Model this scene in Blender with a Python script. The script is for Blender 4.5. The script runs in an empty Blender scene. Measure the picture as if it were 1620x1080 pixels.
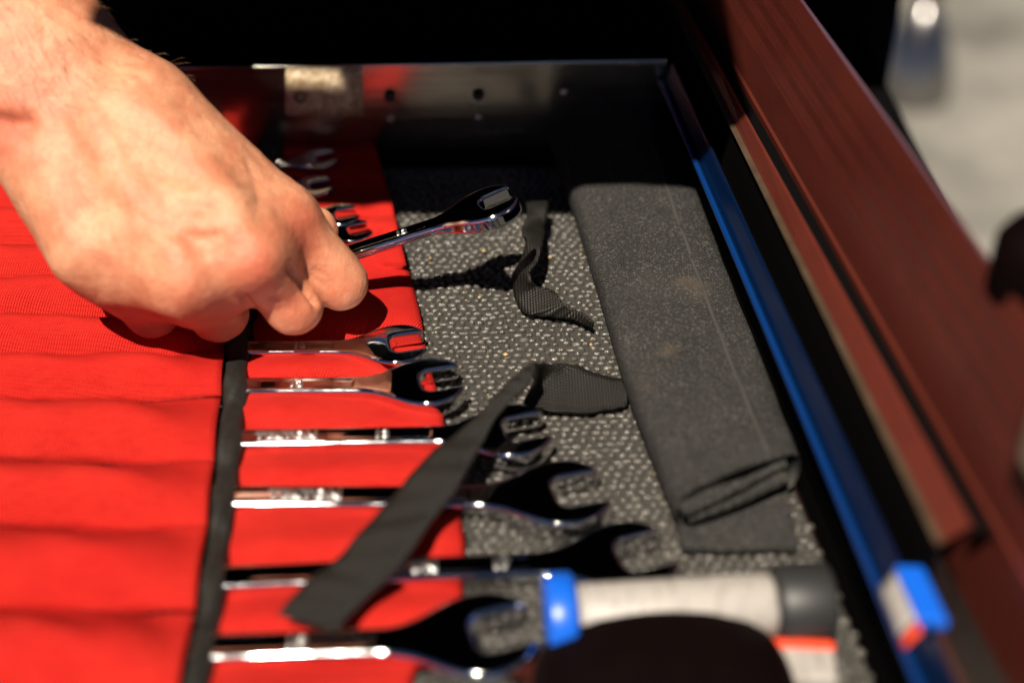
import bpy, math, random
import numpy as np
from mathutils import Vector, Matrix
random.seed(7); rng = np.random.default_rng(7)
S = bpy.context.scene; COL = S.collection

# ------------------------------------------------------------------ camera, sky, sun, exposure
FPX = 2250.0; PITCH = math.radians(36); H = .405*math.tan(PITCH)
CAM = np.array([0, -.405, H])
cF = np.array([0, math.cos(PITCH), -math.sin(PITCH)]); cU = np.array([0, math.sin(PITCH), math.cos(PITCH)]); cR = np.array([1., 0, 0])
cd = bpy.data.cameras.new('camera'); cam = bpy.data.objects.new('camera', cd); COL.objects.link(cam)
cd.sensor_width = 36; cd.lens = 50; cd.clip_start = .02; cd.clip_end = 200
cam.location = CAM; cam.rotation_euler = (math.pi/2-PITCH, 0, 0)
cd.dof.use_dof = True; cd.dof.focus_distance = .502; cd.dof.aperture_fstop = 3.9
S.camera = cam
SUN = np.array([.20, .55, -1.0]); SUN /= np.linalg.norm(SUN)
el = math.asin(-SUN[2]); az = math.atan2(-SUN[0], -SUN[1])
w = bpy.data.worlds.new('World'); S.world = w; w.use_nodes = True
nt = w.node_tree; sky = nt.nodes.new('ShaderNodeTexSky'); sky.sky_type = 'NISHITA'; sky.sun_disc = False
sky.sun_elevation = el; sky.sun_rotation = az; sky.altitude = 3000; sky.air_density = .22; sky.dust_density = .1
bg = nt.nodes['Background']; nt.links.new(sky.outputs[0], bg.inputs[0]); bg.inputs[1].default_value = .05
ld = bpy.data.lights.new('sun', 'SUN'); ld.energy = 5; ld.angle = math.radians(.5); ld.color = (1, .90, .76)
lo = bpy.data.objects.new('sun', ld); COL.objects.link(lo)
lo.rotation_euler = Vector(SUN).to_track_quat('-Z', 'Y').to_euler()
S.view_settings.view_transform = 'Standard'; S.view_settings.look = 'None'; S.view_settings.gamma = 1
S.view_settings.exposure = .74
S.cycles.max_bounces = 8; S.cycles.use_denoising = True; S.cycles.sample_clamp_indirect = 8; S.cycles.caustics_reflective = True

# ------------------------------------------------------------------ helpers
def P(x, y, z=0.0):
    "point at height z seen at photograph pixel x, y"
    d = cR*(x-810)/FPX - cU*(y-540)/FPX + cF
    return CAM + d*((z-H)/d[2])
def link(name, me, parent=None):
    o = bpy.data.objects.new(name, me); COL.objects.link(o)
    if parent: o.parent = parent
    return o
def tag(o, label=None, cat=None, group=None, kind=None):
    if label: o['label'] = label
    if cat: o['category'] = cat
    if group: o['group'] = group
    if kind: o['kind'] = kind
    return o
def thing(name, loc, label, cat, group=None):
    o = link(name, None); o.location = loc; o.empty_display_size = .01
    return tag(o, label, cat, group)
def mesh(name, v, f, m, parent=None, smooth=True, off=None):
    me = bpy.data.meshes.new(name)
    v = np.asarray(v, float)
    if parent is not None: v = v - np.array(parent.location)
    me.from_pydata(v.tolist(), [], [list(map(int, q)) for q in f]); me.update()
    if smooth: me.polygons.foreach_set('use_smooth', [True]*len(me.polygons))
    me.materials.append(m)
    return link(name, me, parent)
def gridf(nu, nv, close_u=False):
    f = []
    for i in range(nu if close_u else nu-1):
        for j in range(nv-1):
            a = i*nv+j; b = ((i+1) % nu)*nv+j
            f.append((a, b, b+1, a+1))
    return f
def mod_solid(o, t, off=0):
    m = o.modifiers.new('solid', 'SOLIDIFY'); m.thickness = t; m.offset = off; return o
def mod_bevel(o, wd, seg=2):
    m = o.modifiers.new('bevel', 'BEVEL'); m.width = wd; m.segments = seg; m.limit_method = 'ANGLE'; return o
def catmull(K, n):
    K = np.asarray(K, float); out = []
    Q = np.vstack([2*K[0]-K[1], K, 2*K[-1]-K[-2]])
    for i in range(1, len(Q)-2):
        for t in np.linspace(0, 1, n, endpoint=False):
            a, b, c, d = Q[i-1:i+3]
            out.append(.5*((2*b)+(c-a)*t+(2*a-5*b+4*c-d)*t*t+(3*b-a-3*c+d)*t**3))
    out.append(K[-1]); return np.array(out)
def box(name, c, s, m, parent=None, bev=.0008, rot=None):
    v = np.array([(x, y, z) for x in (-.5, .5) for y in (-.5, .5) for z in (-.5, .5)])*np.array(s)
    if rot is not None: v = v@np.array(Matrix.Rotation(rot, 3, 'Z')).T
    o = mesh(name, v+np.array(c), [(0, 1, 3, 2), (4, 6, 7, 5), (0, 4, 5, 1), (2, 3, 7, 6), (0, 2, 6, 4), (1, 5, 7, 3)], m, parent, False)
    if bev: mod_bevel(o, bev)
    return o
def lathe(name, prof, m, parent, axis_o, axis_d, n=48):
    "prof: (distance along axis, radius)"
    d = np.array(axis_d, float); d /= np.linalg.norm(d)
    a = np.cross(d, [0, 0, 1.]) if abs(d[2]) < .9 else np.array([1., 0, 0]); a /= np.linalg.norm(a); b = np.cross(d, a)
    v = []
    for i in range(n):
        t = 2*math.pi*i/n
        for (l, r) in prof: v.append(np.array(axis_o)+d*l+(a*math.cos(t)+b*math.sin(t))*r)
    return mesh(name, v, gridf(n, len(prof), True), m, parent)
def vnoise(p, sc, seed=0):
    "cheap smooth noise of 2-D / 3-D points"
    p = np.asarray(p)*sc; o = np.zeros(p.shape[0]); r = np.random.default_rng(seed)
    for k in range(7):
        d = r.normal(size=p.shape[1]); o += np.sin(p@d*(1+.35*k)+r.uniform(0, 6.28))/(1+.35*k)
    return o/3.0
# ---- implicit surfaces
def surface_nets(Fv, org, h):
    s = Fv < 0; nx, ny, nz = Fv.shape
    c = np.zeros((nx-1, ny-1, nz-1, 3), np.float32); n = np.zeros((nx-1, ny-1, nz-1), np.float32)
    def sl(dx, dy, dz): return (slice(dx, nx-1+dx), slice(dy, ny-1+dy), slice(dz, nz-1+dz))
    cs = [(x, y, z) for x in (0, 1) for y in (0, 1) for z in (0, 1)]
    for a in cs:
        for ax in range(3):
            if a[ax]: continue
            b = list(a); b[ax] = 1
            fa, fb = Fv[sl(*a)], Fv[sl(*b)]; x = (fa < 0) != (fb < 0)
            t = np.where(x, fa/np.where(x, fa-fb, 1), 0)
            for k in range(3): c[..., k] += x*(a[k]+(t if k == ax else 0))
            n += x
    act = n > 0; idx = -np.ones(act.shape, np.int64); idx[act] = np.arange(act.sum())
    ii = np.argwhere(act); v = (ii+c[act]/n[act][:, None])*h+org
    faces = []
    for ax in range(3):
        o1, o2 = [(1, 2), (2, 0), (0, 1)][ax]
        A = [slice(1, -1)]*3; A[ax] = slice(0, -1); B = list(A); B[ax] = slice(1, None)
        sa, sb = s[tuple(A)], s[tuple(B)]
        for flip in (0, 1):
            q = np.argwhere((sa & ~sb) if not flip else (~sa & sb))
            if not len(q): continue
            q = q+1; q[:, ax] -= 1
            def g(d1, d2):
                r = q.copy(); r[:, o1] += d1; r[:, o2] += d2; return idx[r[:, 0], r[:, 1], r[:, 2]]
            f = np.stack([g(-1, -1), g(0, -1), g(0, 0), g(-1, 0)], 1)
            faces.append(f if not flip else f[:, ::-1])
    return v, np.vstack(faces)
def mesh_np(name, v, f, m, parent=None):
    me = bpy.data.meshes.new(name); v = np.asarray(v, np.float32)
    if parent is not None: v = v-np.array(parent.location, np.float32)
    n = f.shape[1]
    me.vertices.add(len(v)); me.vertices.foreach_set('co', v.ravel())
    me.loops.add(f.size); me.loops.foreach_set('vertex_index', f.astype(np.int32).ravel())
    me.polygons.add(len(f)); me.polygons.foreach_set('loop_start', np.arange(0, f.size, n, dtype=np.int32))
    me.polygons.foreach_set('use_smooth', np.ones(len(f), bool)); me.update(calc_edges=True); me.validate()
    me.materials.append(m)
    return link(name, me, parent)

# ------------------------------------------------------------------ materials
def mat(name, col, rough=.5, metal=0, spec=.5, **kw):
    m = bpy.data.materials.new(name); m.use_nodes = True; b = m.node_tree.nodes['Principled BSDF']
    b.inputs['Base Color'].default_value = (*col, 1); b.inputs['Roughness'].default_value = rough
    b.inputs['Metallic'].default_value = metal; b.inputs['Specular IOR Level'].default_value = spec
    for k, v in kw.items(): b.inputs[k.replace('_', ' ')].default_value = v
    return m
class NT:
    def __init__(s, m): s.m = m; s.t = m.node_tree; s.b = s.t.nodes['Principled BSDF']; s.co = None
    def n(s, typ, **kw):
        o = s.t.nodes.new('ShaderNode'+typ)
        for k, v in kw.items():
            if k.startswith('i_'): o.inputs[k[2:].replace('_', ' ')].default_value = v
            else: setattr(o, k, v)
        return o
    def l(s, a, b): s.t.links.new(a, b)
    def coord(s, scale=(1, 1, 1), rot=(0, 0, 0)):
        if s.co is None:
            s.co = s.n('NewGeometry').outputs['Position'] if getattr(s, 'world', True) else s.n('TexCoord').outputs['Object']
        mp = s.n('Mapping'); mp.inputs['Scale'].default_value = scale; mp.inputs['Rotation'].default_value = rot; s.l(s.co, mp.inputs[0]); return mp.outputs[0]
    def noise(s, sc, det=3, rough=.5, v=None):
        o = s.n('TexNoise'); o.inputs['Scale'].default_value = sc; o.inputs['Detail'].default_value = det; o.inputs['Roughness'].default_value = rough
        s.l(v if v is not None else s.coord(), o.inputs['Vector']); return o.outputs['Fac']
    def ramp(s, fac, stops):
        r = s.n('ValToRGB'); e = r.color_ramp.elements
        while len(e) < len(stops): e.new(.5)
        for k, (p, c) in enumerate(stops): e[k].position = p; e[k].color = (*c, 1) if len(c) == 3 else c
        s.l(fac, r.inputs[0]); return r.outputs[0]
    def math(s, op, a, b=None):
        o = s.n('Math', operation=op)
        for i, x in enumerate((a, b)):
            if x is None: continue
            if isinstance(x, (int, float)): o.inputs[i].default_value = x
            else: s.l(x, o.inputs[i])
        return o.outputs[0]
    def mix(s, fac, a, b, bt='MIX'):
        o = s.n('Mix', data_type='RGBA', blend_type=bt)
        for sock, x in ((o.inputs[0], fac), (o.inputs[6], a), (o.inputs[7], b)):
            if isinstance(x, (int, float)): sock.default_value = x
            elif isinstance(x, tuple): sock.default_value = (*x, 1)
            else: s.l(x, sock)
        return o.outputs[2]
    def bump(s, h, dist, strength=1, prev=None):
        o = s.n('Bump'); o.inputs['Distance'].default_value = dist; o.inputs['Strength'].default_value = strength
        s.l(h, o.inputs['Height'])
        if prev is not None: s.l(prev, o.inputs['Normal'])
        s.l(o.outputs[0], s.b.inputs['Normal']); return o.outputs[0]
    def col(s, c): s.l(c, s.b.inputs['Base Color'])
    def weave(s, pu, rot=0, twill=False):
        "height field of a cloth weave with thread pitch pu (metres)"
        v = s.coord((1, 1, 1), (0, 0, rot)); sp = s.n('SeparateXYZ'); s.l(v, sp.inputs[0])
        k = 2*math.pi/pu
        if twill:
            a = s.math('SINE', s.math('MULTIPLY', s.math('ADD', sp.outputs[0], s.math('MULTIPLY', sp.outputs[1], .55)), k))
            b = s.math('SINE', s.math('MULTIPLY', sp.outputs[1], k*1.3)); return s.math('ADD', a, s.math('MULTIPLY', b, .4))
        a = s.math('SINE', s.math('MULTIPLY', sp.outputs[0], k)); b = s.math('SINE', s.math('MULTIPLY', sp.outputs[1], k))
        return s.math('MULTIPLY', a, b)

m_red = mat('red_canvas', (.62, .018, .014), .85, 0, .08)
t = NT(m_red); wv = t.weave(.00095, 1.0, True); nz = t.noise(900, 3)
t.col(t.mix(t.math('MULTIPLY', t.noise(60, 4), .55), (.66, .036, .021), (.50, .013, .010)))
fl = t.ramp(t.noise(2600, 1), [(.72, (0, 0, 0)), (.80, (.25, .25, .25))])
t.col(t.mix(fl, t.mix(t.math('MULTIPLY', t.noise(60, 4), .6), (.66, .036, .021), (.50, .013, .010)), (.8, .45, .35)))
sl = t.noise(160, 3, .6, t.coord((1, 7, 1))); pc = t.mix(t.ramp(t.noise(22, 5, .65), [(.4, (0, 0, 0)), (.75, (.55, .55, .55))]), t.b.inputs['Base Color'].links[0].from_socket, (.50, .012, .012))
t.col(t.mix(t.ramp(wv, [(.0, (.5, .5, .5)), (.7, (0, 0, 0))]), pc, (.34, .006, .008)))
t.col(t.mix(t.ramp(sl, [(.45, (0, 0, 0)), (.75, (.5, .5, .5))]), t.b.inputs['Base Color'].links[0].from_socket, (.40, .008, .008)))
b1 = t.bump(wv, .00022, .9); t.bump(nz, .0004, .25, b1)

m_black = mat('black_canvas', (.035, .032, .030), .85, 0, .15)
t = NT(m_black); wv = t.weave(.00115, .12); dust = t.noise(38, 5, .6); fine = t.noise(1500, 2)
spot = t.ramp(t.noise(28, 3), [(.66, (0, 0, 0)), (.78, (1, 1, 1))])
c = t.mix(t.ramp(dust, [(.35, (0, 0, 0)), (.75, (1, 1, 1))]), (.008, .0075, .007), (.020, .0185, .017))
c = t.mix(t.math('MULTIPLY', t.ramp(wv, [(.0, (0, 0, 0)), (1, (1, 1, 1))]), .6), c, (.118, .114, .110))
c = t.mix(t.ramp(t.noise(1100, 2, .7), [(.52, (0, 0, 0)), (.68, (.6, .6, .6))]), c, (.13, .126, .122))
c = t.mix(t.math('MULTIPLY', spot, .35), c, (.17, .125, .08)); t.col(c)
b1 = t.bump(wv, .0002, .8); t.bump(fine, .0004, .35, b1)

m_web = mat('black_webbing', (.03, .027, .022), .5, 0, .35)
t = NT(m_web); v = t.coord((1, 1, 1), (0, 0, .5)); sp = t.n('SeparateXYZ'); t.l(v, sp.inputs[0])
wv = t.weave(.0014, .75)
t.col(t.mix(t.ramp(wv, [(0, (0, 0, 0)), (1, (1, 1, 1))]), (.004, .0035, .003), (.032, .027, .020))); t.bump(wv, .00025, .9)

m_bind = mat('black_binding_tape', (.03, .029, .027), .6, 0, .3)
t = NT(m_bind); wv = t.weave(.0007, .3); t.col(t.mix(t.noise(300, 3), (.006, .006, .005), (.022, .020, .017))); t.bump(t.noise(700, 3), .0005, .5)

m_mat = mat('ribbed_grip_liner', (.13, .12, .105), .42, 0, .85)
t = NT(m_mat); t.col(t.mix(t.ramp(t.noise(30, 4, .6), [(.4, (0, 0, 0)), (.8, (.35, .35, .35))]), t.mix(t.noise(300, 3), (.007, .0065, .0055), (.105, .096, .082)), (.12, .105, .085)))
t.l(t.ramp(t.noise(800, 2), [(.3, (.14,)*3), (.7, (.36,)*3)]), t.b.inputs['Roughness']); t.bump(t.noise(2200, 3), .0005, .6)
m_matbase = mat('liner_mesh_base', (.03, .028, .025), .8)

m_chrome = mat('polished_chrome', (.80, .80, .81), .045, 1)
t = NT(m_chrome); t.world = False; t.l(t.ramp(t.noise(140, 4), [(.35, (.03,)*3), (.8, (.11,)*3)]), t.b.inputs['Roughness']); t.bump(t.noise(90, 2), .0004, .25)
m_letter = mat('raised_chrome_letters', (.85, .84, .82), .34, 1)
m_steel = mat('brushed_dark_steel', (.42, .39, .36), .2, 1)
t = NT(m_steel); st = t.noise(120, 5, .6, t.coord((.12, 1, 6)))
t.l(t.ramp(st, [(.3, (.13,)*3), (.75, (.30,)*3)]), t.b.inputs['Roughness'])
t.col(t.mix(t.noise(50, 5, .65), (.50, .45, .40), (.72, .66, .58)))
m_gun = mat('dark_polished_metal', (.28, .27, .265), .27, 1)
m_hole = mat('punched_hole_dark', (.012, .012, .013), .5)
m_blue = mat('gloss_blue_paint', (.001, .009, .036), .2, 0, .5)
t = NT(m_blue); t.col(t.mix(t.ramp(t.noise(300, 5, .7), [(.6, (0, 0, 0)), (.72, (.5, .5, .5))]), (.001, .008, .034), (.004, .018, .04)))
m_bead = mat('blue_trim_bead', (.002, .026, .125), .22, 0, .5)
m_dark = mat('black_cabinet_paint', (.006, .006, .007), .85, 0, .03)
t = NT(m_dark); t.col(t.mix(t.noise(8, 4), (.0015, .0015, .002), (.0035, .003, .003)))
m_redpaint = mat('oxide_red_paint', (.12, .018, .012), .26, 0, .5)
t = NT(m_redpaint); t.col(t.mix(t.noise(26, 5, .6), (.060, .013, .009), (.115, .023, .015))); t.bump(t.noise(200, 3), .0005, .3)
m_beige = mat('worn_bare_edge', (.30, .21, .14), .4, .3)
t = NT(m_beige); t.col(t.mix(t.noise(120, 4), (.03, .018, .012), (.12, .08, .05)))
m_floor = mat('grey_concrete', (.3, .28, .24), .7)
t = NT(m_floor); t.col(t.mix(t.ramp(t.noise(4, 7, .65), [(.35, (0, 0, 0)), (.65, (1, 1, 1))]), (.09, .086, .076), (.24, .228, .20)))
m_white = mat('printed_white_label', (.40, .37, .34), .5)
t = NT(m_white); t.col(t.mix(t.ramp(t.noise(260, 3, .6, t.coord((1.6, .5, .5))), [(.5, (0, 0, 0)), (.64, (1, 1, 1))]), (.34, .315, .29), (.24, .22, .20)))
m_sunpatch = mat('sun_patch_tan', (.5, .38, .24), .7)  # mottled tan colour painted in for sunlight on the back wall
t = NT(m_sunpatch); t.col(t.mix(t.ramp(t.noise(300, 5, .7), [(.35, (0, 0, 0)), (.6, (1, 1, 1))]), (.88, .74, .52), (.45, .30, .16)))
m_bluecap = mat('bright_blue_plastic', (.006, .10, .56), .35, 0, .5)
m_orange = mat('orange_red_plastic', (.75, .06, .02), .4)
m_blackpl = mat('black_rubber', (.010, .005, .005), .6, 0, .04)
t = NT(m_blackpl); t.col(t.mix(t.noise(90, 3), (.002, .001, .001), (.004, .0015, .0015)))
m_grey = mat('dark_grey_plastic', (.020, .020, .021), .5)
m_wood = mat('pale_wood', (.42, .31, .19), .6)
t = NT(m_wood); t.col(t.mix(t.noise(60, 4, .5, t.coord((1, .15, 1))), (.16, .115, .07), (.26, .20, .13)))
m_stitch = mat('dark_thread', (.12, .01, .012), .8)
m_seam = mat('pale_seam_thread', (.036, .033, .030), .8)
m_sand = mat('sand_grain', (.5, .33, .14), .7)

m_skin = mat('skin', (.6, .32, .2), .5, 0, .38, Subsurface_Weight=.14, Subsurface_Scale=.004)
m_skin.node_tree.nodes['Principled BSDF'].inputs['Subsurface Radius'].default_value = (1, .32, .16)
t = NT(m_skin); big = t.noise(70, 5, .65); fine = t.noise(420, 3, .6)
c = t.mix(t.ramp(big, [(.38, (0, 0, 0)), (.62, (1, 1, 1))]), (.60, .285, .160), (.47, .175, .092))
c = t.mix(t.math('MULTIPLY', t.ramp(fine, [(.45, (0, 0, 0)), (.7, (1, 1, 1))]), .28), c, (.40, .135, .068))
at = t.n('Attribute', attribute_name='flush')
c = t.mix(at.outputs['Fac'], c, (.48, .10, .055)); t.col(c)
vo = t.n('TexVoronoi', feature='DISTANCE_TO_EDGE'); vo.inputs['Scale'].default_value = 800; t.l(t.coord(), vo.inputs['Vector'])
b1 = t.bump(t.ramp(vo.outputs['Distance'], [(0, (0, 0, 0)), (.25, (1, 1, 1))]), .00018, .35); b2 = t.bump(t.noise(230, 5, .65), .0016, .42, b1)

m_hair = mat('brown_hair', (.20, .10, .045), .4)
# ------------------------------------------------------------------ the setting: floor far below, cabinet behind
o = mesh('concrete_floor', [(-6, -6, -.62), (6, -6, -.62), (6, 9, -.62), (-6, 9, -.62)], [(0, 1, 2, 3)], m_floor, smooth=False); tag(o, kind='structure')

def rail(px_a, px_b, z, dx=0, dz=0):
    a, b = P(*px_a, z), P(*px_b, z); d = (b-a)/(b[1]-a[1]); off = np.array([dx, 0, dz])
    return lambda y: a+d*(y-a[1])+off
def loft(name, rails, ys, m, parent, smooth=False, close=False, caps=True):
    v = [r(y) for y in ys for r in rails]; n = len(rails)
    f = [(i*n+j, i*n+(j+1) % n, (i+1)*n+(j+1) % n, (i+1)*n+j) for i in range(len(ys)-1) for j in range(n if close else n-1)]
    if close and caps: f += [tuple(range(n-1, -1, -1)), tuple(range((len(ys)-1)*n, len(ys)*n))]
    return mesh(name, v, f, m, parent, smooth)

cab = thing('tool_cabinet', (-.05, .2, -.3), 'black steel tool cabinet standing behind the open drawer in deep shadow', 'cabinet')
LZ = .42; YL0 = .086-.55*LZ; YB = .355
def shade_slab(x0, x1, y0, y1): box('shade_slab', ((x0+x1)/2, (y0+y1)/2, LZ+.006), (x1-x0, y1-y0, .012), m_dark, cab, 0)  # unseen slabs added overhead to shade the far end of the drawer
shade_slab(-.147, .012, YL0, YB); shade_slab(.0122, .25, .03, YB); shade_slab(-.199, -.183, YL0, -.0845); shade_slab(-.1828, -.1472, YL0, -.0859); shade_slab(-.1828, -.1472, -.0765, YB); shade_slab(-.460, -.183, -.084, YB)  # slot left between the slabs lets sun onto the back wall
box('back_panel', (-.12, .362, .08), (.68, .01, .72), m_dark, cab, .001)
box('side_panel', (-.455, .20, .07), (.01, .30, .69), m_dark, cab, .001)
box('base_shelf', (-.12, .20, -.05), (.64, .31, .02), m_dark, cab, .001)
for xx in (.022, .066): box('drawer_runner', (xx, .348, .06), (.012, .012, .12), m_steel, cab, .001)

# ------------------------------------------------------------------ drawer
YS = [-.33, -.25, -.15, -.05, .05, .136]
dr = thing('drawer', (-.05, -.05, -.006), 'shallow open tool drawer with steel back wall and glossy blue side wall', 'drawer')
fl_pts = [(-.30, -.33), (.118, -.33), (.062, .134), (-.30, .126)]
o = mesh('drawer_floor', [(x, y, -.0035) for x, y in fl_pts], [(0, 1, 2, 3)], m_dark, dr, False); mod_solid(o, .002)
L, Rr = P(300, 107, .043), P(1056, 95, .043); d = (Rr-L); L = L-d*.9
bw = [L+np.array([0, 0, -.046]), Rr+np.array([0, 0, -.046]), Rr, L]
nrm = np.array([-d[1], d[0], 0])/np.linalg.norm(d[:2])
vv = bw+[p+nrm*.0022 for p in bw]
mod_bevel(mesh('back_wall', vv, [(0, 1, 2, 3), (7, 6, 5, 4), (3, 2, 6, 7), (0, 4, 5, 1), (1, 5, 6, 2), (0, 3, 7, 4)], m_steel, dr, False), .0006, 3)
def on_back(x, y):
    dd = cR*(x-810)/FPX - cU*(y-540)/FPX + cF; t_ = ((L-CAM)@nrm)/(dd@nrm); return CAM+dd*t_
for k, (x, y) in enumerate([(475, 153), (617, 150), (757, 149), (617, 190), (757, 188), (893, 148)]):
    c = on_back(x, y); r = .0021 if k < 3 else .0017
    if k < 3:
        o = lathe('rivet_hole', [(.0008, 0), (.0008, r*.72), (-.0002, r), (-.0004, r*1.15)], m_hole, dr, c-nrm*.0010, nrm, 20)
    else:
        o = lathe('dimple', [(-.0004, 0), (-.0003, r*.6), (.0001, r*.8), (-.0004, r*1.0), (.0004, r*1.2)], m_steel, dr, c-nrm*.0006, nrm, 20)
g = [on_back(x, y)-nrm*.0004 for x in np.linspace(452, 574, 5) for y in np.linspace(106, 182, 4)]  # thin sheet added on the steel as a sun patch
mod_solid(mesh('sticker', g, gridf(5, 4), m_sunpatch, dr), .0003)['label'] = 'tan sheet added as a patch of sunlight on the steel back wall'
b1 = rail((1070, 190), (1360, 870), .034); b2 = rail((1088, 150), (1420, 880), .043)
sh = lambda r, dx, dz: (lambda y: r(y)+np.array([dx, 0, dz]))
prof = [sh(b1, .004, -.020), sh(b1, .0035, -.003), sh(b1, .0010, -.0012), sh(b1, -.0002, -.0006), sh(b1, 0, .0004), sh(b1, .0010, .0008), sh(b1, .0018, .0006), sh(b2, -.0008, -.0014), sh(b2, -.0004, -.0003), b2, sh(b2, .0006, -.0004), sh(b2, .0008, -.046)]
loft('side_wall', prof[2:10], [-.245]+YS[2:], m_blue, dr, False)
o = loft('trim_bead', [sh(b1, -.0006, -.0004), sh(b1, -.0008, .0004), sh(b1, -.0002, .0011), sh(b1, .0006, .0013), sh(b1, .0011, .0009), sh(b1, .0012, 0)], [-.245]+YS[2:], m_bead, dr, True)
loft('wall_foot', prof[:3], [-.245]+YS[2:], m_dark, dr, False)
loft('outer_wall', prof[9:], [-.245]+YS[2:], m_dark, dr, False)
mod_bevel(box('side_wall', (-.296, -.10, .0195), (.003, .46, .046), m_dark, dr, 0), .0008)
# worn sticker wrapped round the near end of the side wall
y0, y1 = P(1450, 1005, .043)[1], P(1450, 900, .043)[1]
def skin_on(ra, rb, fa, fb, y0, y1, off):
    g = []
    for y in np.linspace(y0, y1, 6):
        for f in np.linspace(fa, fb, 5):
            a, b = ra(y), rb(y); g.append(a+(b-a)*f+np.array([-off, 0, off]))
    return g
o = mesh('sticker', skin_on(b1, b2, .12, .78, y0+.006, y1, .0010), gridf(6, 5), m_white, dr); mod_solid(o, .0003); o['label'] = 'worn white sticker at the near end of the blue wall'
o = mesh('sticker', skin_on(b1, b2, .12, .78, y0+.002, y0+.0052, .0010), gridf(6, 5), m_orange, dr); mod_solid(o, .0003); o['label'] = 'thin red stripe below the white sticker'
o = loft('end_clip', [sh(b2, -.0022, .001), sh(b2, .0052, .0006), sh(b2, .0058, -.003), sh(b2, -.0018, -.003)], [y0+.004, (y0+y1)/2, y1+.001], m_bluecap, dr, False, True); mod_bevel(o, .001); o['label'] = 'bright blue plastic clip on the near end'

# ------------------------------------------------------------------ red painted cabinet flank on the right
fr = thing('red_toolbox', (.16, -.1, -.3), 'oxide red painted toolbox flank with ridges running along the right of the drawer', 'toolbox')
r1 = rail((1095, 80), (1480, 860), .055); r2 = rail((1130, 90), (1500, 760), .061); r5 = rail((1265, 0), (1530, 370), .105)
YE = r1(0)[1]; ye_end = P(1478, 862, .055)[1]
YL = np.linspace(ye_end, .34, 9)
loft('skirt', [sh(r1, .0012, -.05), sh(r1, .0010, -.0009)], YL, m_dark, fr)
loft('bare_edge', [sh(r1, .0010, -.0009), r1, sh(r1, .0018, .0008)], YL, m_beige, fr)
loft('lower_band', [sh(r1, .0018, .0007), sh(r1, .0022, .0014), sh(r2, -.001, 0), r2, sh(r2, .0004, -.020)], YL, m_redpaint, fr)
loft('groove_shade', [sh(r2, -.0004, -.004), sh(r2, .0008, -.0022), sh(r2, .0052, -.0026), sh(r2, .0064, -.006)], YL, m_dark, fr)  # black strip laid in the groove as its painted shade
def lerp(a, b, f, dz=0): return lambda y: a(y)+(b(y)-a(y))*f+np.array([0, 0, dz])
r3 = sh(r2, .0062, -.001); ups = [sh(r3, -.0005, -.03), sh(r3, 0, -.0008), sh(r3, .0008, 0)]
for f in (.30, .5, .66, .82):
    ups += [lerp(r3, r5, f-.06, 0), lerp(r3, r5, f-.03, .0022), lerp(r3, r5, f, .0022), lerp(r3, r5, f+.03, 0)]
ups += [r5, sh(r5, .002, -.001), sh(r5, .003, -.30)]
loft('ridged_panel', ups, np.linspace(-.30, .42, 12), m_redpaint, fr)

# ------------------------------------------------------------------ grip liner
ln = thing('drawer_liner', (0, -.04, 0), 'dark grey woven grip liner covering the drawer floor under the tools', 'drawer liner')
o = mesh('liner_sheet', [(x, y, -.0004) for x, y in [(-.28, -.30), (.112, -.30), (.064, .128), (-.28, .121)]], [(0, 1, 2, 3)], m_matbase, ln, False); mod_solid(o, .0012, -1)
def knots():
    yaw = math.radians(3); c_, s_ = math.cos(yaw), math.sin(yaw)
    ns = 10; th = np.arange(ns)*2*math.pi/ns; base = []
    for r, z in ((1, -.25), (.93, .35), (.62, .83), (.0, 1)):
        if r == 0: base.append((0, 0, z))
        else: base += [(r*math.copysign(abs(math.cos(a))**.8, math.cos(a)), r*math.copysign(abs(math.sin(a))**.8, math.sin(a)), z) for a in th]
    base = np.array(base); bf = []
    for k in range(2):
        for i in range(ns): bf += [(k*ns+i, k*ns+(i+1) % ns, (k+1)*ns+(i+1) % ns), (k*ns+i, (k+1)*ns+(i+1) % ns, (k+1)*ns+i)]
    for i in range(ns): bf.append((2*ns+i, 2*ns+(i+1) % ns, 3*ns))
    bf = np.array(bf); V, Fc = [], []; n = 0
    PX, PY = .0035, .0029
    for j in range(-80, 50):
        for i in range(-50, 32):
            x = (i+.5*(j % 2))*PX; y = j*PY
            X, Y = x*c_-y*s_, x*s_+y*c_
            X += .0007*math.sin(j*.9+i*.13)+rng.normal(0, .00030); Y += .0004*math.sin(i*.7+j*.2)+rng.normal(0, .00015)
            if not (-.14 < X < .063+(.128-Y)*.115 and -.225 < Y < .122): continue
            b = base*np.array([.00168*rng.uniform(.6, 1.25), .00105*rng.uniform(.65, 1.25), .00120*rng.uniform(.5, 1.3)])
            a = rng.normal(.05, .12); ca, sa = math.cos(a), math.sin(a)
            bb = np.stack([b[:, 0]*ca-b[:, 1]*sa+X, b[:, 0]*sa+b[:, 1]*ca+Y, b[:, 2]], 1)
            V.append(bb); Fc.append(bf+n); n += len(base)
    return np.vstack(V), np.vstack(Fc)
v, f = knots(); o = mesh_np('woven_knots', v, f, m_mat, ln); o['kind'] = 'stuff'
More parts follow.
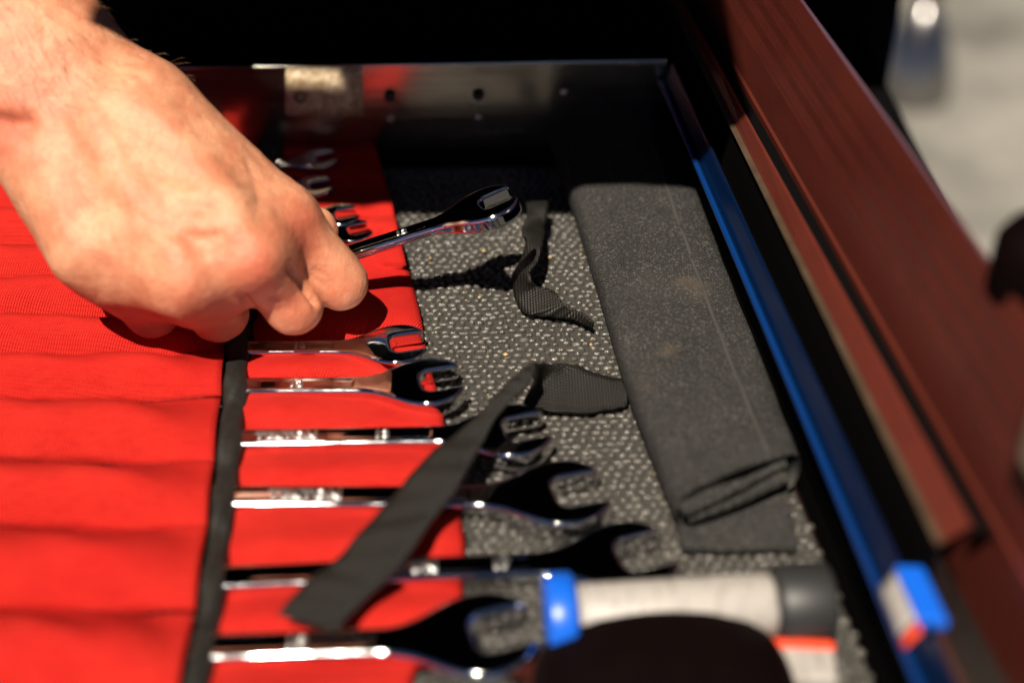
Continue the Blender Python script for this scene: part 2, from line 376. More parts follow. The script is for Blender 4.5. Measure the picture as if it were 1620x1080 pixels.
# loose grains of sand on the liner
V, Fc = [], []; n = 0
for k in range(70):
    if k < 6: p = P(*[(765, 397), (680, 408), (870, 407), (758, 470), (800, 560), (935, 545)][k], .0016)
    else: p = P(rng.uniform(650, 1050), rng.uniform(350, 880), .0014)
    r = rng.uniform(.0005, .0009) if k < 6 else rng.uniform(.00015, .0004)
    pts = np.array([(1, 0, 0), (-1, 0, 0), (0, 1, 0), (0, -1, 0), (0, 0, 1), (0, 0, -1)])*r*rng.uniform(.6, 1.3, (6, 1))+p
    V.append(pts); Fc += [(a+n, b+n, c+n) for a, b, c in ((0, 2, 4), (2, 1, 4), (1, 3, 4), (3, 0, 4), (2, 0, 5), (1, 2, 5), (3, 1, 5), (0, 3, 5))]; n += 6
o = mesh('sand_grains', np.vstack(V), Fc, m_sand, None, False); tag(o, 'tiny tan sand grains scattered over the grey grip liner', 'sand', kind='stuff')

# ------------------------------------------------------------------ red tool roll
roll = thing('tool_roll', (-.12, -.05, .002), 'red canvas tool roll spread open with pockets and black binding', 'tool roll')
SE = [(168, 172), (205, 212), (245, 252), (290, 297), (340, 350), (395, 408), (452, 462), (511, 513), (567, 570), (634, 643), (728, 744), (830, 847), (957, 982), (1110, 1130), (1290, 1310)]
strip_px = [(446, 160), (436, 210), (428, 260), (418, 320), (405, 390), (396, 440), (384, 500), (376, 545), (374, 600), (366, 680), (357, 770), (346, 870), (333, 960), (316, 1060), (300, 1140), (270, 1310)]
sy = np.array([p[1] for p in strip_px]); sx = np.array([p[0] for p in strip_px])
def strip_x(y): return float(np.interp(y, sy, sx))
def ph(t_, k=0):
    t_ = np.clip(t_, 0, 1); return np.sin(math.pi*t_**1.3)
SEAM = [(P(-110, yl+2*math.sin(k*1.7), .003), P(strip_x(yr)-18, yr, .003)) for k, (yl, yr) in enumerate(SE)]
def pocket_pt(k, t_, u):
    a0, b0 = SEAM[k]; a1, b1_ = SEAM[k+1]
    p = (a0*(1-u)+b0*u)*(1-t_)+(a1*(1-u)+b1_*u)*t_
    wob = .0007*math.sin(u*4+k*2.1)+.0002*math.sin(u*19+k)
    p = p+np.array([0, wob*(1-abs(2*t_-1)*0), 0])
    wid = np.linalg.norm(a1-a0); amp = min(.0122, .0045+wid*.28)
    z = .0030+amp*float(ph(t_))+.0004*math.sin(u*31+t_*7+k*3)*(1-u)+.0005*math.sin(u*14-t_*9+k)
    e = np.clip((u-.72)/.28, 0, 1); e = e*e*(3-2*e)
    p[2] = z*(1-e)+(.0066+.0028*float(ph(t_)))*e; return p
for k in range(len(SE)-1):
    nu, nv = 40, 17
    v = [pocket_pt(k, j/(nv-1), i/(nu-1)) for i in range(nu) for j in range(nv)]
    o = mesh('pocket', v, gridf(nu, nv), m_red, roll); mod_solid(o, .0007, -1)
# stitches along each seam
V, Fc = [], []; n = 0
for k in range(5, len(SE)-1):
    a, b = SEAM[k]; Lg = np.linalg.norm(b-a)
    for q in range(int(Lg/.0036)):
        u = q*.0036/Lg; c = pocket_pt(k, 0, u)+np.array([0, 0, .0006]); s = np.array([.0011, .00022, .0003])
        V += [c+s*np.array(e) for e in ((-1, -1, 0), (1, -1, 0), (1, 1, 0), (-1, 1, 0), (-.7, 0, 1), (.7, 0, 1))]
        Fc += [(n, n+1, n+5, n+4), (n+2, n+3, n+4, n+5), (n+1, n+2, n+5), (n+3, n, n+4)]; n += 6
o = mesh('stitching', V, Fc, m_stitch, roll); o['kind'] = 'stuff'
# black binding along the pocket mouths
v = []; nt_ = 14; nw = 11; rows = 0
for k in range(len(SE)-1):
    for j in range(nt_):
        t_ = j/nt_; yy = SE[k][1]*(1-t_)+SE[k+1][1]*t_; p = pocket_pt(k, t_, 1.0); x = strip_x(yy)
        l_, r_ = P(x-20, yy, .006), P(x+21+1.6*math.sin(k*2+t_*5), yy, .006)
        hz = p[2]+.0012
        for i in range(nw):
            a = i/(nw-1); e = math.sqrt(max(0, 1-abs(2*a-1)**3.2))
            q = l_*(1-a)+r_*a; q[2] = hz-.0030*(1-a)*0-.0042*(1-e)-.0022*(a**2)+.0004*math.sin(a*9+t_*11+k*4); v.append(q)
        rows += 1
o = mesh('binding', v, gridf(rows, nw), m_bind, roll); mod_solid(o, .0008, -1)
# back panel on which the wrenches lie
BP = [(160, 560), (215, 590), (268, 603), (325, 621), (380, 633), (430, 645), (490, 661), (535, 670), (580, 678), (620, 690), (658, 699), (680, 701), (735, 710), (790, 722), (845, 730), (890, 733), (940, 730), (985, 724), (1030, 690), (1065, 652), (1120, 640), (1310, 600)]
AX = [225, 262, 303, 343, 372, 440, 552, 614, 695, 788, 914, 1028, 1180]
by = np.array([b[0] for b in BP]); bx = np.array([b[1] for b in BP])
yy = np.arange(160, 1310, 6); nv = 34; v = []
for y in yy:
    x0 = strip_x(y)-14; x1 = float(np.interp(y, by, bx))
    i = np.searchsorted(AX, y); lo_ = AX[max(i-1, 0)]; hi_ = AX[min(i, len(AX)-1)]
    fr_ = 0 if hi_ == lo_ else (y-lo_)/(hi_-lo_); bul = math.sin(math.pi*min(max(fr_, 0), 1))**1.3
    for j in range(nv):
        a = j/(nv-1); x = x0+(x1-x0)*a
        z = .0022+.0052*bul*(1-.55*a)*min(1, max(0, a-.04)/.22)+.0006*math.sin(a*8+y*.03)+.0005*math.sin(y*.11+a*3)
        if a > .93: z -= .0012*(a-.93)/.07
        if y < 420 and a > .8: z += .004*(a-.8)/.2
        v.append(P(x, y-8*0, max(z, .0016)))
o = mesh('back_panel', v, gridf(len(yy), nv), m_red, roll); mod_solid(o, .0011, 1)

# ------------------------------------------------------------------ wrenches
def wrench_mesh():
    h = .00055; x0, x1, yw, zw = -.135, .021, .0165, .0062
    X, Y, Z = np.meshgrid(np.arange(x0, x1, h), np.arange(-yw, yw, h), np.arange(-zw, zw, h), indexing='ij')
    X, Y, Z = [a.astype(np.float32) for a in (X, Y, Z)]
    def d3(X, Y, Z):
        hw = .0041+.0009*np.clip((X+.04)/.04, 0, 1)**2
        dx, dy = np.abs(X+.06)-.060, np.abs(Y)-hw
        dh = np.minimum(np.maximum(dx, dy), 0)+np.sqrt(np.maximum(dx, 0)**2+np.maximum(dy, 0)**2)
        a = math.radians(15); xr, yr = X*math.cos(a)+Y*math.sin(a), -X*math.sin(a)+Y*math.cos(a)
        xe = np.where(xr < 0, xr*.92, xr*1.0); dc = np.sqrt(xe**2+(yr*.98)**2)-.0123
        k = .012; q = np.maximum(k-np.abs(dh-dc), 0)/k; d = np.minimum(dh, dc)-q*q*k*.25
        # jaw
        jx, jy = xr-.012, yr; ex, ey = np.abs(jx)-.0152, np.abs(jy)-.0056
        r = .0030; sl = np.minimum(np.maximum(ex+r, ey+r), 0)+np.sqrt(np.maximum(ex+r, 0)**2+np.maximum(ey+r, 0)**2)-r
        tip = xr-.0112+np.abs(np.abs(yr)-.0085)*.22
        q = np.maximum(.0012-np.abs(d+sl), 0)/.0012; d = np.maximum(d, -sl)+q*q*.0012*.25
        d = np.maximum(d, tip)
        s = np.clip((X+.024)/.016, 0, 1); s = s*s*(3-2*s)
        hz = .0021+s*.0013
        pan = np.maximum(np.abs(X+.062)-.036, np.abs(Y)-.0024); pan = np.clip(-pan/.0008, 0, 1); hz = hz-.00035*pan
        rr = .0014; wx, wz = d+rr, np.abs(Z)-hz+rr
        return np.minimum(np.maximum(wx, wz), 0)+np.sqrt(np.maximum(wx, 0)**2+np.maximum(wz, 0)**2)-rr
    v, f = surface_nets(d3(X, Y, Z), np.array([x0, -yw, -zw]), h)
    for _ in range(3):
        e = 1e-4; g = np.stack([(d3(*(v+np.eye(3)[k]*e).T)-d3(*(v-np.eye(3)[k]*e).T))/(2*e) for k in range(3)], 1)
        d = d3(*v.T); v = v-.8*g*(d/np.maximum((g*g).sum(1), .3))[:, None]
    return v, f
WV, WF = wrench_mesh()
proto = mesh_np('wrench_body', WV, WF, m_chrome); WME = proto.data; bpy.data.objects.remove(proto)
def text_data(s, size):
    c = bpy.data.curves.new('lettering', 'FONT'); c.body = s; c.size = size; c.extrude = .00012; c.bevel_depth = .00030; c.bevel_resolution = 2
    c.align_x = 'CENTER'; c.align_y = 'CENTER'; c.space_character = 1.1; c.materials.append(m_letter)
    o_ = bpy.data.objects.new('lettering_source', c); COL.objects.link(o_); dg = bpy.context.evaluated_depsgraph_get()
    me = bpy.data.meshes.new_from_object(o_.evaluated_get(dg)); bpy.data.objects.remove(o_); return me
TXT = {s: text_data(s, .0046) for s in ('TEKTON', '10', '12', '13', '14', '15', '17', '19')}
def place_wrench(head, tail, sc, label, words, roll_=0):
    "head, tail: world points; words: (text, distance behind head in model units)"
    head, tail = np.array(head), np.array(tail)
    o = link('wrench', None); tag(o, label, 'wrench', 'chrome wrenches of the tool roll'); o.empty_display_size = .01
    ax = head-tail; ax /= np.linalg.norm(ax); up = np.array([0, 0, 1.])-ax*ax[2]; up /= np.linalg.norm(up); sd = np.cross(up, ax)
    M = Matrix(np.array([ax, sd, up]).T.tolist()).to_4x4() @ Matrix.Rotation(roll_, 4, 'X'); M.translation = Vector(head)
    o.matrix_world = M @ Matrix.Scale(sc, 4)
    link('wrench_body', WME, o)
    for s, dist in words:
        tx = link('raised_lettering', TXT[s], o); tx.location = (-dist, 0, .00180); 
    return o
WR = [  # head px, tail px, z head, z tail, scale, label, words
 ((632, 552), (396, 553), .0066, .0050, .86, 'short chrome open-end wrench on the red cloth just below the fingertips', [('10', .040)]),
 ((682, 612), (398, 614), .0070, .0050, .97, 'chrome wrench with its jaw reaching past the red edge, second below the hand', [('12', .046)]),
 ((815, 690), (398, 697), .0066, .0050, 1.0, 'chrome wrench whose handle passes under the middle of the black strap', [('TEKTON', .072), ('13', .042)]),
 ((897, 790), (392, 790), .0050, .0050, 1.12, 'large chrome wrench with open jaw lying on the liner beside the strap', [('TEKTON', .070), ('15', .040)]),
 ((1000, 890), (380, 917), .0052, .0050, 1.10, 'longest chrome wrench, its dark head beside the near end of the black roll', [('TEKTON', .060), ('17', .034)]),
 ((772, 1014), (362, 1028), .0066, .0050, 1.16, 'nearest chrome wrench, blurred, at the bottom below the strap end', [('19', .044)]),
 ((508, 256), (440, 262), .0070, .0060, .62, 'small chrome wrench in the shaded far end of the red roll', []),
 ((500, 300), (432, 304), .0070, .0060, .62, 'small shaded chrome wrench half hidden by the index knuckle', []),
 ((540, 345), (418, 352), .0085, .0070, .62, 'small chrome wrench whose shiny jaw shows just behind the index finger', []),
 ((560, 370), (410, 384), .0080, .0070, .62, 'small chrome wrench with dark jaw between the index finger and the red corner', []),
]
for hp, tp, zh, zt, sc, lab, wd in WR:
    place_wrench(P(*hp, zh), P(*tp, zt), sc, lab, wd)
place_wrench(P(776, 330, .041), P(468, 428, .0200), .90, 'chrome open-end wrench lifted off the roll between finger and thumb', [('12', .060), ('13', .036)], math.radians(-4))

# ------------------------------------------------------------------ black roll with straps
br = thing('canvas_roll', (.05, 0, .002), 'rolled black canvas pouch lying on the liner with two loose webbing straps', 'canvas roll')
Lp = [P(846, 175, 0), P(866, 250, 0), P(886, 310, 0), P(915, 400, 0), P(948, 510, 0), P(985, 640, 0), P(1022, 745, 0), P(1066, 862, 0)]
Rp = []
for x, y in [(1040, 165), (1062, 225), (1078, 275), (1112, 372), (1150, 468), (1190, 570), (1216, 645), (1241, 716)]:
    q = P(x, y, .017); q[2] = 0; q[0] += .0055; Rp.append(q)
Lc, Rc = catmull(Lp, 12), catmull(Rp, 12); ns = len(Lc); nc = 40; v = []
for i in range(ns):
    s = i/(ns-1)
    for j in range(nc):
        a = 2*math.pi*j/nc; cx, cz = math.cos(a), math.sin(a)
        ex = math.copysign(abs(cx)**.55, cx); ez = math.copysign(abs(cz)**.62, cz)
        u = .5+.5*ex; base = Lc[i]*(1-u)+Rc[i]*u
        hz = .0185-.002*u+.0012*math.sin(s*7)-.003*max(0, s-.75)*4*(1-u)*.3
        z = .0018+hz*(.5+.5*ez)
        pt = np.array([base[0], base[1], 0])
        w1 = float(vnoise(np.array([[base[0]*60, base[1]*60]]), 1.3, 3)[0]); w2 = float(vnoise(np.array([[base[0]*60, base[1]*60]]), 4.0, 5)[0])
        z += (ez > 0)*ez*(.0011*w1+.0004*w2)
        # dent near the middle
        dd = math.hypot((base[0]-P(990, 455, .018)[0])/.006, (base[1]-P(990, 455, .018)[1])/.010); z -= (ez > .2)*.0022*math.exp(-dd*dd)
        pt[2] = max(z, .0016); v.append(pt)
f = []
for i in range(ns-1):
    for j in range(nc): f.append((i*nc+j, i*nc+(j+1) % nc, (i+1)*nc+(j+1) % nc, (i+1)*nc+j))
f.append(tuple(range(nc)))
f.append(tuple((ns-1)*nc+j for j in reversed(range(nc))))
o = mesh('rolled_body', v, f, m_black, br)
# pale seam along the roll
rb = []
for i in range(14, ns-2):
    u = .73; c = Lc[i]*(1-u)+Rc[i]*u; w1 = float(vnoise(np.array([[c[0]*60, c[1]*60]]), 1.3, 3)[0])
    for du in (-.0007, .0007): rb.append(np.array([c[0]+du, c[1], .0018+.0185-.0015+.0012*math.sin(i/(ns-1)*7)+.0011*w1-.0004+.0002]))
o = mesh('seam', rb, gridf(len(rb)//2, 2), m_seam, br); mod_solid(o, .0005, 0)
# folded layers at the near end
def layer(name, pts_px, zs, m, th=.0016, n=10):
    a, b, c, d_ = [P(*p, z) for p, z in zip(pts_px, zs)]
    g = []
    for i in range(n):
        for j in range(n):
            u, w_ = i/(n-1), j/(n-1); p = (a*(1-u)+b*u)*(1-w_)+(d_*(1-u)+c*u)*w_
            p = p+np.array([0, 0, .0006*math.sin(u*6+w_*3)]); g.append(p)
    return mod_bevel(mod_solid(mesh(name, g, gridf(n, n), m, br), th, 0), .0006)
layer('folded_layer', [(1074, 785), (1236, 708), (1247, 764), (1092, 826)], [.0115, .0120, .0115, .0105], m_black, .0030)
layer('folded_layer', [(1071, 802), (1238, 716), (1243, 741), (1084, 815)], [.0160, .0165, .0150, .0150], m_black, .0022)
layer('folded_layer', [(1062, 800), (1238, 735), (1262, 872), (1078, 868)], [.005, .0045, .003, .0045], m_black, .003)
def ribbon(name, pairs, m, n=10, th=.0009):
    Ls = catmull([P(a, b, c) for a, b, c, *_ in pairs], n); Rs = catmull([P(a, b, c) for *_, a, b, c in pairs], n)
    nw = 7; g = []
    for i in range(len(Ls)):
        for j in range(nw):
            u = j/(nw-1); p = Ls[i]*(1-u)+Rs[i]*u; p = p+np.array([0, 0, .0004*math.sin(u*math.pi)+.0005*math.sin(i*.30+u*1.3)+.0002*math.sin(i*.8-u*2)]); g.append(p)
    return mod_solid(mesh(name, g, gridf(len(Ls), nw), m, br), th, 0)
o = ribbon('strap', [(440, 972, .0150, 531, 1000, .0130), (492, 914, .0160, 576, 948, .0150), (537, 880, .0160, 636, 893, .0160), (583, 829, .0170, 690, 814, .0170),
   (640, 762, .0180, 722, 775, .0180), (690, 712, .0185, 752, 720, .0185), (751, 660, .0195, 785, 662, .0190), (798, 612, .0210, 822, 625, .0195), (824, 586, .0215, 838, 606, .0200), (846, 576, .0200, 850, 600, .0170),
   (872, 573, .0150, 830, 640, .0055), (905, 578, .0100, 870, 650, .0040), (952, 592, .0070, 935, 652, .0034), (1000, 604, .0050, 990, 645, .0030)], m_web); o['label'] = 'wide black strap folded over and crossing the wrenches'
o = ribbon('strap', [(832, 322, .011, 868, 320, .011), (834, 340, .013, 864, 344, .011), (826, 362, .014, 862, 366, .007), (832, 388, .012, 858, 386, .014), (824, 412, .008, 850, 412, .015), (812, 432, .006, 838, 430, .014), (812, 452, .003, 840, 444, .013),
   (818, 478, .003, 852, 452, .010), (836, 498, .003, 876, 462, .009), (870, 502, .003, 892, 478, .009), (902, 503, .004, 912, 490, .007), (938, 521, .003, 940, 512, .006)], m_web, 8); o['label'] = 'narrow crumpled black strap, twisted where it leaves the roll'

# ------------------------------------------------------------------ small items at the near end of the drawer
def tube_item(name, a, b, r, segs, label, cat):
    "segs: (part name, from, to, material, radius factor)"
    a, b = np.array(a), np.array(b); t0 = thing(name, a, label, cat); d = b-a; Lg = np.linalg.norm(d)
    for nm, f0, f1, m, k in segs:
        rr = r*k; c = min(.0015, rr*.2); l0, l1 = f0*Lg, f1*Lg
        lathe(nm, [(l0, 0), (l0, rr-c), (l0+c*.4, rr-c*.3), (l0+c, rr), (l1-c, rr), (l1-c*.4, rr-c*.3), (l1, rr-c), (l1, 0)], m, t0, a, d)
    return t0
zt = .0125
tb = tube_item('glue_tube', P(862, 980, zt), P(1312, 952, zt), .0090, [('end_cap', 0, .105, m_bluecap, 1.38), ('barrel', .1055, .80, m_white, 1), ('screw_cap', .8005, 1, m_grey, 1.22)], 'white labelled tube with bright blue end lying across the near end of the drawer', 'tube')
ct = thing('small_carton', P(1245, 1040, .0), 'small white carton with an orange red stripe in front of the white tube', 'carton')
c = np.array([P(1240, 1030, .008)[0], -.1545, .0055]); box('carton_body', c, (.025, .013, .010), m_white, ct, .0012, -.06)
box('orange_stripe', c+np.array([.0004, .0052, .0003]), (.0256, .0036, .0110), m_orange, ct, .0012, -.06)
kn = thing('round_knob', P(1047, 1122, .0), 'blurred black round knob lying nearest to the viewer at the bottom', 'knob')
R0 = .034; prof = [(0.0, R0*.98), (.008, R0), (.011, R0*.97), (.014, R0*.86), (.0165, R0*.66), (.018, R0*.42), (.0185, 0)]
lathe('dome', prof, m_blackpl, kn, P(1047, 1122, .002), (0, 0, 1))
lathe('rim', [(0, 0), (0, R0*1.03), (.003, R0*1.05), (.006, R0*1.0)], m_redpaint, kn, P(1047, 1122, .0015), (0, 0, 1))

# ------------------------------------------------------------------ far things at upper right
gz = -.62
cn = thing('chrome_canister', P(1440, 152, gz), 'blurred chrome canister with domed top standing on the concrete at upper right', 'canister')
B = P(1440, 152, gz)
lathe('body', [(0, 0), (0, .050), (.004, .054), (.02, .054), (.05, .050), (.08, .042), (.11, .031), (.13, .020), (.138, .012)], m_gun, cn, B, (0, 0, 1))
lathe('lid_knob', [(.137, .010), (.145, .012), (.155, .022), (.17, .025), (.185, .020), (.192, .0)], m_gun, cn, B, (0, 0, 1))
bxk = thing('black_case', P(1350, 60, gz), 'blurred black case standing beside the chrome canister', 'case')
c = P(1368, 78, gz); box('case_body', (c[0]-.02, c[1]+.12, gz+.11), (.09, .2, .22), m_blackpl, bxk, .008); box('case_latch', (c[0]-.0, c[1]+.017, gz+.05), (.04, .01, .05), m_redpaint, bxk, .002)

wp = thing('wooden_rail', P(1680, 900, .10), 'blurred pale wooden rail close to the viewer at the right edge of the picture', 'rail')
da = r5(0)-r5(.1); da /= np.linalg.norm(da); q = P(1668, 1040, .105)+np.array([.037, 0, 0]); an = math.atan2(da[1], da[0])
box('rail_board', q+np.array([.012, -.02, -.006]), (.20, .036, .030), m_wood, wp, .002, an)
box('rail_lip', q+np.array([.014, -.02, -.030]), (.20, .030, .0175), m_wood, wp, .002, an)
bp = thing('rubber_bumper', P(1638, 475, .095), 'black rubber bumper on the outer edge of the red toolbox flank', 'bumper')
lathe('bumper_body', [(0, 0), (0, .010), (.003, .0125), (.016, .0125), (.020, .010), (.021, 0)], m_blackpl, bp, P(1638, 475, .098), (0, 0, 1))
lathe('bumper_base', [(0, 0), (0, .015), (.003, .015), (.004, .0)], m_dark, bp, P(1638, 475, .0935), (0, 0, 1))

# ------------------------------------------------------------------ person: forearm and right hand
J = dict(w=P(70, 110, .091), e=P(-60, -160, .134), e2=P(-190, -520, .200),
 M2=P(441, 352, .0490), M3=P(395, 400, .0490), M4=P(295, 440, .0440), M5=P(195, 430, .0400),
 I2=P(538, 446, .0280), I3=P(464, 484, .0265), I4=P(345, 495, .0205), I5=P(240, 491, .0195))
row = J['M2']-J['M5']; row /= np.linalg.norm(row)
fa = J['e']-J['w']; fa /= np.linalg.norm(fa); cdir = CAM-J['w']; cdir /= np.linalg.norm(cdir)
across = np.cross(cdir, fa); across /= np.linalg.norm(across)
if across@row < 0: across = -across
dors = np.cross(fa, across); dors = dors if dors@cdir > 0 else -dors
PR = []  # a, b, ra, rb, k
def cap(a, b, ra, rb, k): PR.append((np.array(a), np.array(b), ra, rb, k))
wr = lambda s, n=0: J['w']+across*s+dors*n
cap(J['e']+across*.007, J['e2']+across*.012, .0225, .031, .01); cap(J['e']-across*.010, J['e2']-across*.016, .0245, .032, .012)
cap(wr(.0055), J['e']+across*.007, .0180, .0225, .012); cap(wr(-.0075), J['e']-across*.010, .0180, .0245, .012)
for i, s, ra, rb in (('2', .0120, .0142, .0118), ('3', .003, .0150, .0125), ('4', -.007, .0150, .0118), ('5', -.016, .0150, .0112)):
    cap(wr(s, -.002), J['M'+i], ra, rb, .012)
pn = np.cross(J['M2']-J['M5'], J['w']-J['M3']); pn /= np.linalg.norm(pn); pn = pn if pn@cdir > 0 else -pn   # dorsal normal of the palm
mid = lambda a, b, f: np.array(a)*(1-f)+np.array(b)*f
# palm pads (below the metacarpals)
cap(wr(.009)-pn*.012, mid(J['w'], J['M2'], .75)-pn*.017, .0125, .0125, .012)
cap(wr(-.010)-pn*.008, mid(J['w'], J['M5'], .8)-pn*.010, .0140, .0135, .012)
cap(mid(J['w'], J['M3'], .3)-pn*.012, mid(J['w'], J['M4'], .85)-pn*.010, .015, .013, .012)
# hypothenar edge bulge
cap(wr(-.012)-pn*.004, P(136, 396, .050), .012, .0120, .012)
cap(J['M2'], J['M3'], .0105, .0105, .008); cap(J['M3'], J['M4'], .0105, .0105, .008); cap(J['M4'], J['M5'], .0105, .0105, .008)
# fingers: MCP, PIP, DIP, tip
FG = {
 '2': (J['M2'], J['I2'], J['I2']+np.array([-.012, .020, -.0055]), J['I2']+np.array([-.026, .034, -.003]), (.0102, .0088, .0078, .0070)),
 '3': (J['M3'], J['I3'], J['I3']+np.array([-.010, .024, -.005]), J['I3']+np.array([-.020, .040, -.001]), (.0104, .0090, .0080, .0072)),
 '4': (J['M4'], J['I4'], J['I4']+np.array([-.006, .024, .000]), J['I4']+np.array([-.010, .036, .010]), (.0110, .0094, .0080, .0072)),
 '5': (J['M5'], J['I5'], J['I5']+np.array([-.003, .019, .000]), J['I5']+np.array([-.006, .028, .008]), (.0103, .0088, .0072, .0064))}
for i, (a, b, c, d_, r) in FG.items():
    m1 = mid(a, b, .5); cap(a, m1, r[0], r[1]*.95, .0045); cap(m1, b, r[1]*.95, r[1], .002)
    cap(b, c, r[1], r[2], .0035); cap(c, d_, r[2], r[3], .0025)
cap(mid(J['M5'], J['I5'], .45), mid(J['M4'], J['I4'], .45), .0098, .0100, .006)
cap(mid(J['M4'], J['I4'], .40), mid(J['M3'], J['I3'], .30), .0100, .0098, .006)
cap(J['M2'], mid(J['M2'], J['I2'], .75), .0108, .0096, .004)
cap(mid(wr(.0125), J['M2'], .30), J['M2']-row*.0005-pn*.003, .0135, .0105, .010)
# thumb on the far side, pad pressed on the wrench
T0 = wr(.010)-pn*.014; T1 = P(300, 305, .040)+np.array([0, .022, 0]); T2 = P(430, 390, .034)+np.array([0, .020, 0]); T3 = P(488, 408, .0310)+np.array([0, .018, 0])
cap(T0, T1, .0135, .0115, .010); cap(T1, T2, .0125, .0105, .006); cap(T2, T3, .0105, .0085, .003)
def sdf_pts(p):
    D = np.full(len(p), .08)
    for a, b, ra, rb, k in PR:
        ab = b-a; t_ = np.clip(((p-a)@ab)/(ab@ab), 0, 1); d = np.linalg.norm(p-a-t_[:, None]*ab, axis=1)-(ra+(rb-ra)*t_)
        q = np.maximum(k-np.abs(D-d), 0)/k; D = np.minimum(D, d)-q*q*k*.25
    return D
def hit(x, y):
    d = cR*(x-810)/FPX - cU*(y-540)/FPX + cF; d /= np.linalg.norm(d); s = .2
    for _ in range(60):
        s += .8*float(sdf_pts((CAM+d*s)[None])[0])
    return CAM+d*s, d
def skinline(pts, r, depth, k):
    q = []
    for x, y in pts:
        p, d = hit(x, y); q.append(p+d*depth)
    q = catmull(q, 3)
    return [(a, b, r, r, k) for a, b in zip(q[:-1], q[1:])]
extra = []
# veins and tendons standing out on the back of the hand
extra += skinline([(175, 262), (215, 305), (255, 338), (300, 355), (345, 364)], .0021, .0001, .005)
extra += skinline([(250, 300), (290, 318), (330, 318), (380, 322)], .0017, .0002, .005)
extra += skinline([(225, 170), (290, 235), (345, 305), (378, 360)], .0021, .0010, .007)
extra += skinline([(150, 200), (190, 270), (240, 350), (285, 410)], .0020, .0012, .007)
for c, r in (((402, 412), .0048), ((300, 446), .0042)):
    p, d = hit(*c); extra.append((p+d*.0046, p+d*.0046+np.array([1e-5, 0, 0]), r, r, .008))
cap(mid(wr(.0105), J['M2'], .35), mid(wr(.003), J['M3'], .85), .0140, .0124, .012); cap(mid(wr(.003), J['M3'], .35), mid(wr(-.007), J['M4'], .85), .0148, .0122, .012)
PR += extra
def hand_mesh():
    h = .00135; lo_ = np.array([-.330, -.075, .002]); hi_ = np.array([-.036, .235, .225])
    n = np.ceil((hi_-lo_)/h).astype(int); D = np.full(n, .03, np.float32)
    for a, b, ra, rb, k in PR:
        pad = max(ra, rb)+k+.004; i0 = np.clip(((np.minimum(a, b)-pad-lo_)/h).astype(int), 0, n-1); i1 = np.clip(((np.maximum(a, b)+pad-lo_)/h).astype(int)+2, 1, n)
        if (i1 <= i0).any(): continue
        ax_ = [(lo_[k_]+h*np.arange(i0[k_], i1[k_])).astype(np.float32) for k_ in range(3)]
        X, Y, Z = ax_[0][:, None, None]-a[0], ax_[1][None, :, None]-a[1], ax_[2][None, None, :]-a[2]
        ab = (b-a).astype(np.float32); t_ = np.clip((X*ab[0]+Y*ab[1]+Z*ab[2])/(ab@ab), 0, 1)
        d = np.sqrt((X-t_*ab[0])**2+(Y-t_*ab[1])**2+(Z-t_*ab[2])**2)-(ra+(rb-ra)*t_)
        s_ = tuple(slice(x, y) for x, y in zip(i0, i1)); E_ = D[s_]; q = np.maximum(k-np.abs(E_-d), 0)/k
        D[s_] = np.minimum(E_, d)-q*q*k*.25
    D[0] = D[-1] = .01; D[:, 0] = D[:, -1] = .01; D[:, :, 0] = D[:, :, -1] = .01
    v, f = surface_nets(D, lo_, h)
    # relax
    e = np.vstack([f[:, [0, 1]], f[:, [1, 2]], f[:, [2, 3]], f[:, [3, 0]]])
    for lam in (.5, -.51, .5, -.51, .4):
        s_ = np.zeros_like(v); c_ = np.zeros(len(v)); np.add.at(s_, e[:, 0], v[e[:, 1]]); np.add.at(c_, e[:, 0], 1); np.add.at(s_, e[:, 1], v[e[:, 0]]); np.add.at(c_, e[:, 1], 1)
        v = v+lam*(s_/c_[:, None]-v)
    return v, f
hv, hf = hand_mesh()
def vert_normals(v, f):
    n = np.cross(v[f[:, 2]]-v[f[:, 0]], v[f[:, 3]]-v[f[:, 1]]); o = np.zeros_like(v)
    for k in range(4): np.add.at(o, f[:, k], n)
    return o/np.maximum(np.linalg.norm(o, axis=1), 1e-12)[:, None]
hn = vert_normals(hv, hf)
def seg_dist(v, q):
    D = np.full(len(v), 1.)
    for a, b in zip(q[:-1], q[1:]):
        ab = b-a; t_ = np.clip(((v-a)@ab)/(ab@ab), 0, 1); D = np.minimum(D, np.linalg.norm(v-a-t_[:, None]*ab, axis=1))
    return D
disp = .00032*vnoise(hv, 130, 11)+.00018*vnoise(hv, 380, 12)
def crease(pts, wd, dep):
    global disp
    q = catmull([hit(*p)[0] for p in pts], 4); disp = disp-dep*np.exp(-(seg_dist(hv, q)/wd)**2)
for pts in ([(490, 438), (505, 447), (517, 458)], [(500, 428), (517, 438), (529, 452)], [(487, 455), (500, 462), (508, 470)], [(430, 470), (446, 478), (456, 490)]):
    crease(pts, .0010, .0007)
crease([(459, 424), (478, 450), (499, 478)], .0013, .0030)
crease([(384, 470), (395, 482), (402, 490)], .0014, .0020)
crease([(-20, 190), (10, 193), (42, 196)], .003, .0028)
crease([(-20, 206), (10, 212), (40, 222)], .002, .0012)
crease([(225, 345), (262, 366), (305, 376), (345, 372)], .0018, .0007)
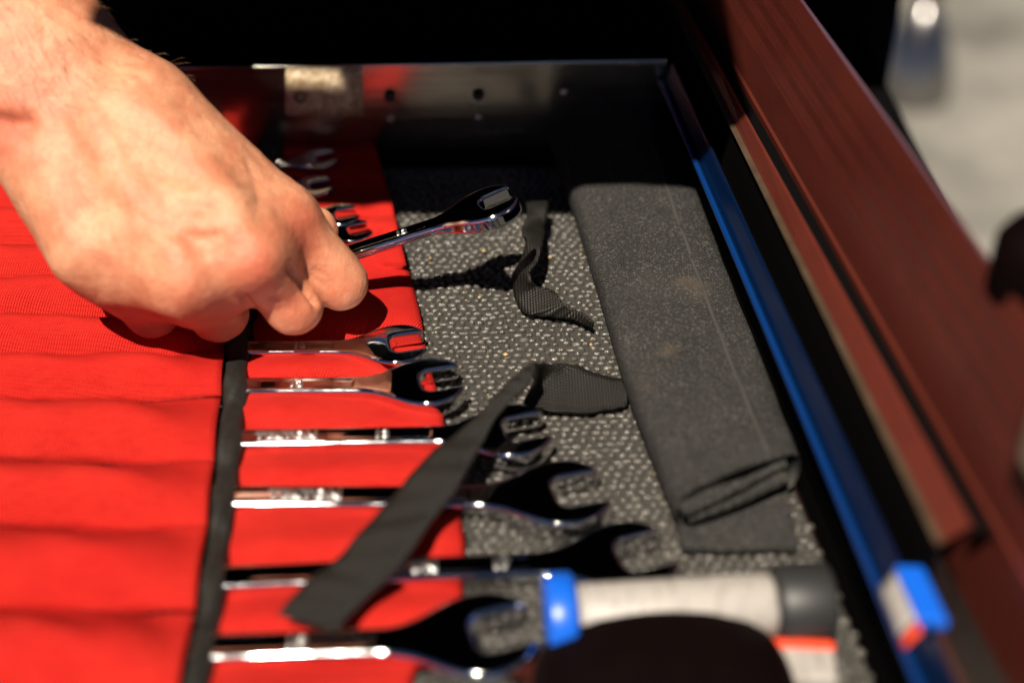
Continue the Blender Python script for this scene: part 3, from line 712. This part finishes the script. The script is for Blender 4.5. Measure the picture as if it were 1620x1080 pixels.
crease([(395, 262), (405, 290), (410, 320)], .002, .0006)
hv = hv+hn*disp[:, None]
per = mesh_np('person', hv, hf, m_skin)
tag(per, 'bare right hand and forearm reaching in from upper left to lift a wrench', 'person')
fl_ = np.zeros(len(hv), np.float32)
for c, r, a in (((478, 362), .011, .75), ((412, 428), .012, .8), ((300, 470), .010, .5), ((15, 200), .012, .8), ((455, 480), .010, .5), ((540, 455), .010, .35), ((240, 495), .012, .5), ((345, 500), .012, .6)):
    p = hit(*c)[0]; fl_ = np.maximum(fl_, a*np.exp(-(np.linalg.norm(hv-p, axis=1)/r)**2).astype(np.float32))
at_ = per.data.attributes.new('flush', 'FLOAT', 'POINT'); at_.data.foreach_set('value', fl_)
ms = per.modifiers.new('smooth', 'SUBSURF'); ms.levels = 1; ms.render_levels = 1
# fine hairs on the forearm and wrist
hn2 = vert_normals(hv, hf); V, Fc = [], []; n = 0; dn = (J['w']-J['e'])/np.linalg.norm(J['w']-J['e'])
sel = np.argwhere((np.linalg.norm(hv-J['w'], axis=1) < .085) & ((hv-J['w'])@dn < .022) & (hn2@cdir > -.25))[:, 0]
for i in rng.choice(sel, 520):
    p, nn = hv[i], hn2[i]; dr_ = dn+.55*nn+rng.normal(0, .35, 3); dr_ /= np.linalg.norm(dr_); Lh = rng.uniform(.004, .009)
    sd = np.cross(dr_, nn); sd /= np.linalg.norm(sd)+1e-9; q0 = p-nn*.0002; q1 = p+dr_*Lh*.55+nn*.0006; q2 = p+dr_*Lh
    V += [q0+sd*.00007, q0-sd*.00007, q0+nn*.0001, q1+sd*.00005, q1-sd*.00005, q1+nn*.00008, q2]
    Fc += [(n, n+1, n+4), (n, n+4, n+3), (n+1, n+2, n+5), (n+1, n+5, n+4), (n+2, n, n+3), (n+2, n+3, n+5), (n+3, n+4, n+6), (n+4, n+5, n+6), (n+5, n+3, n+6)]; n += 7
o = mesh('arm_hair', V, Fc, m_hair, per); o['kind'] = 'stuff'
print('hand verts', len(hv), 'wrench', len(WV))
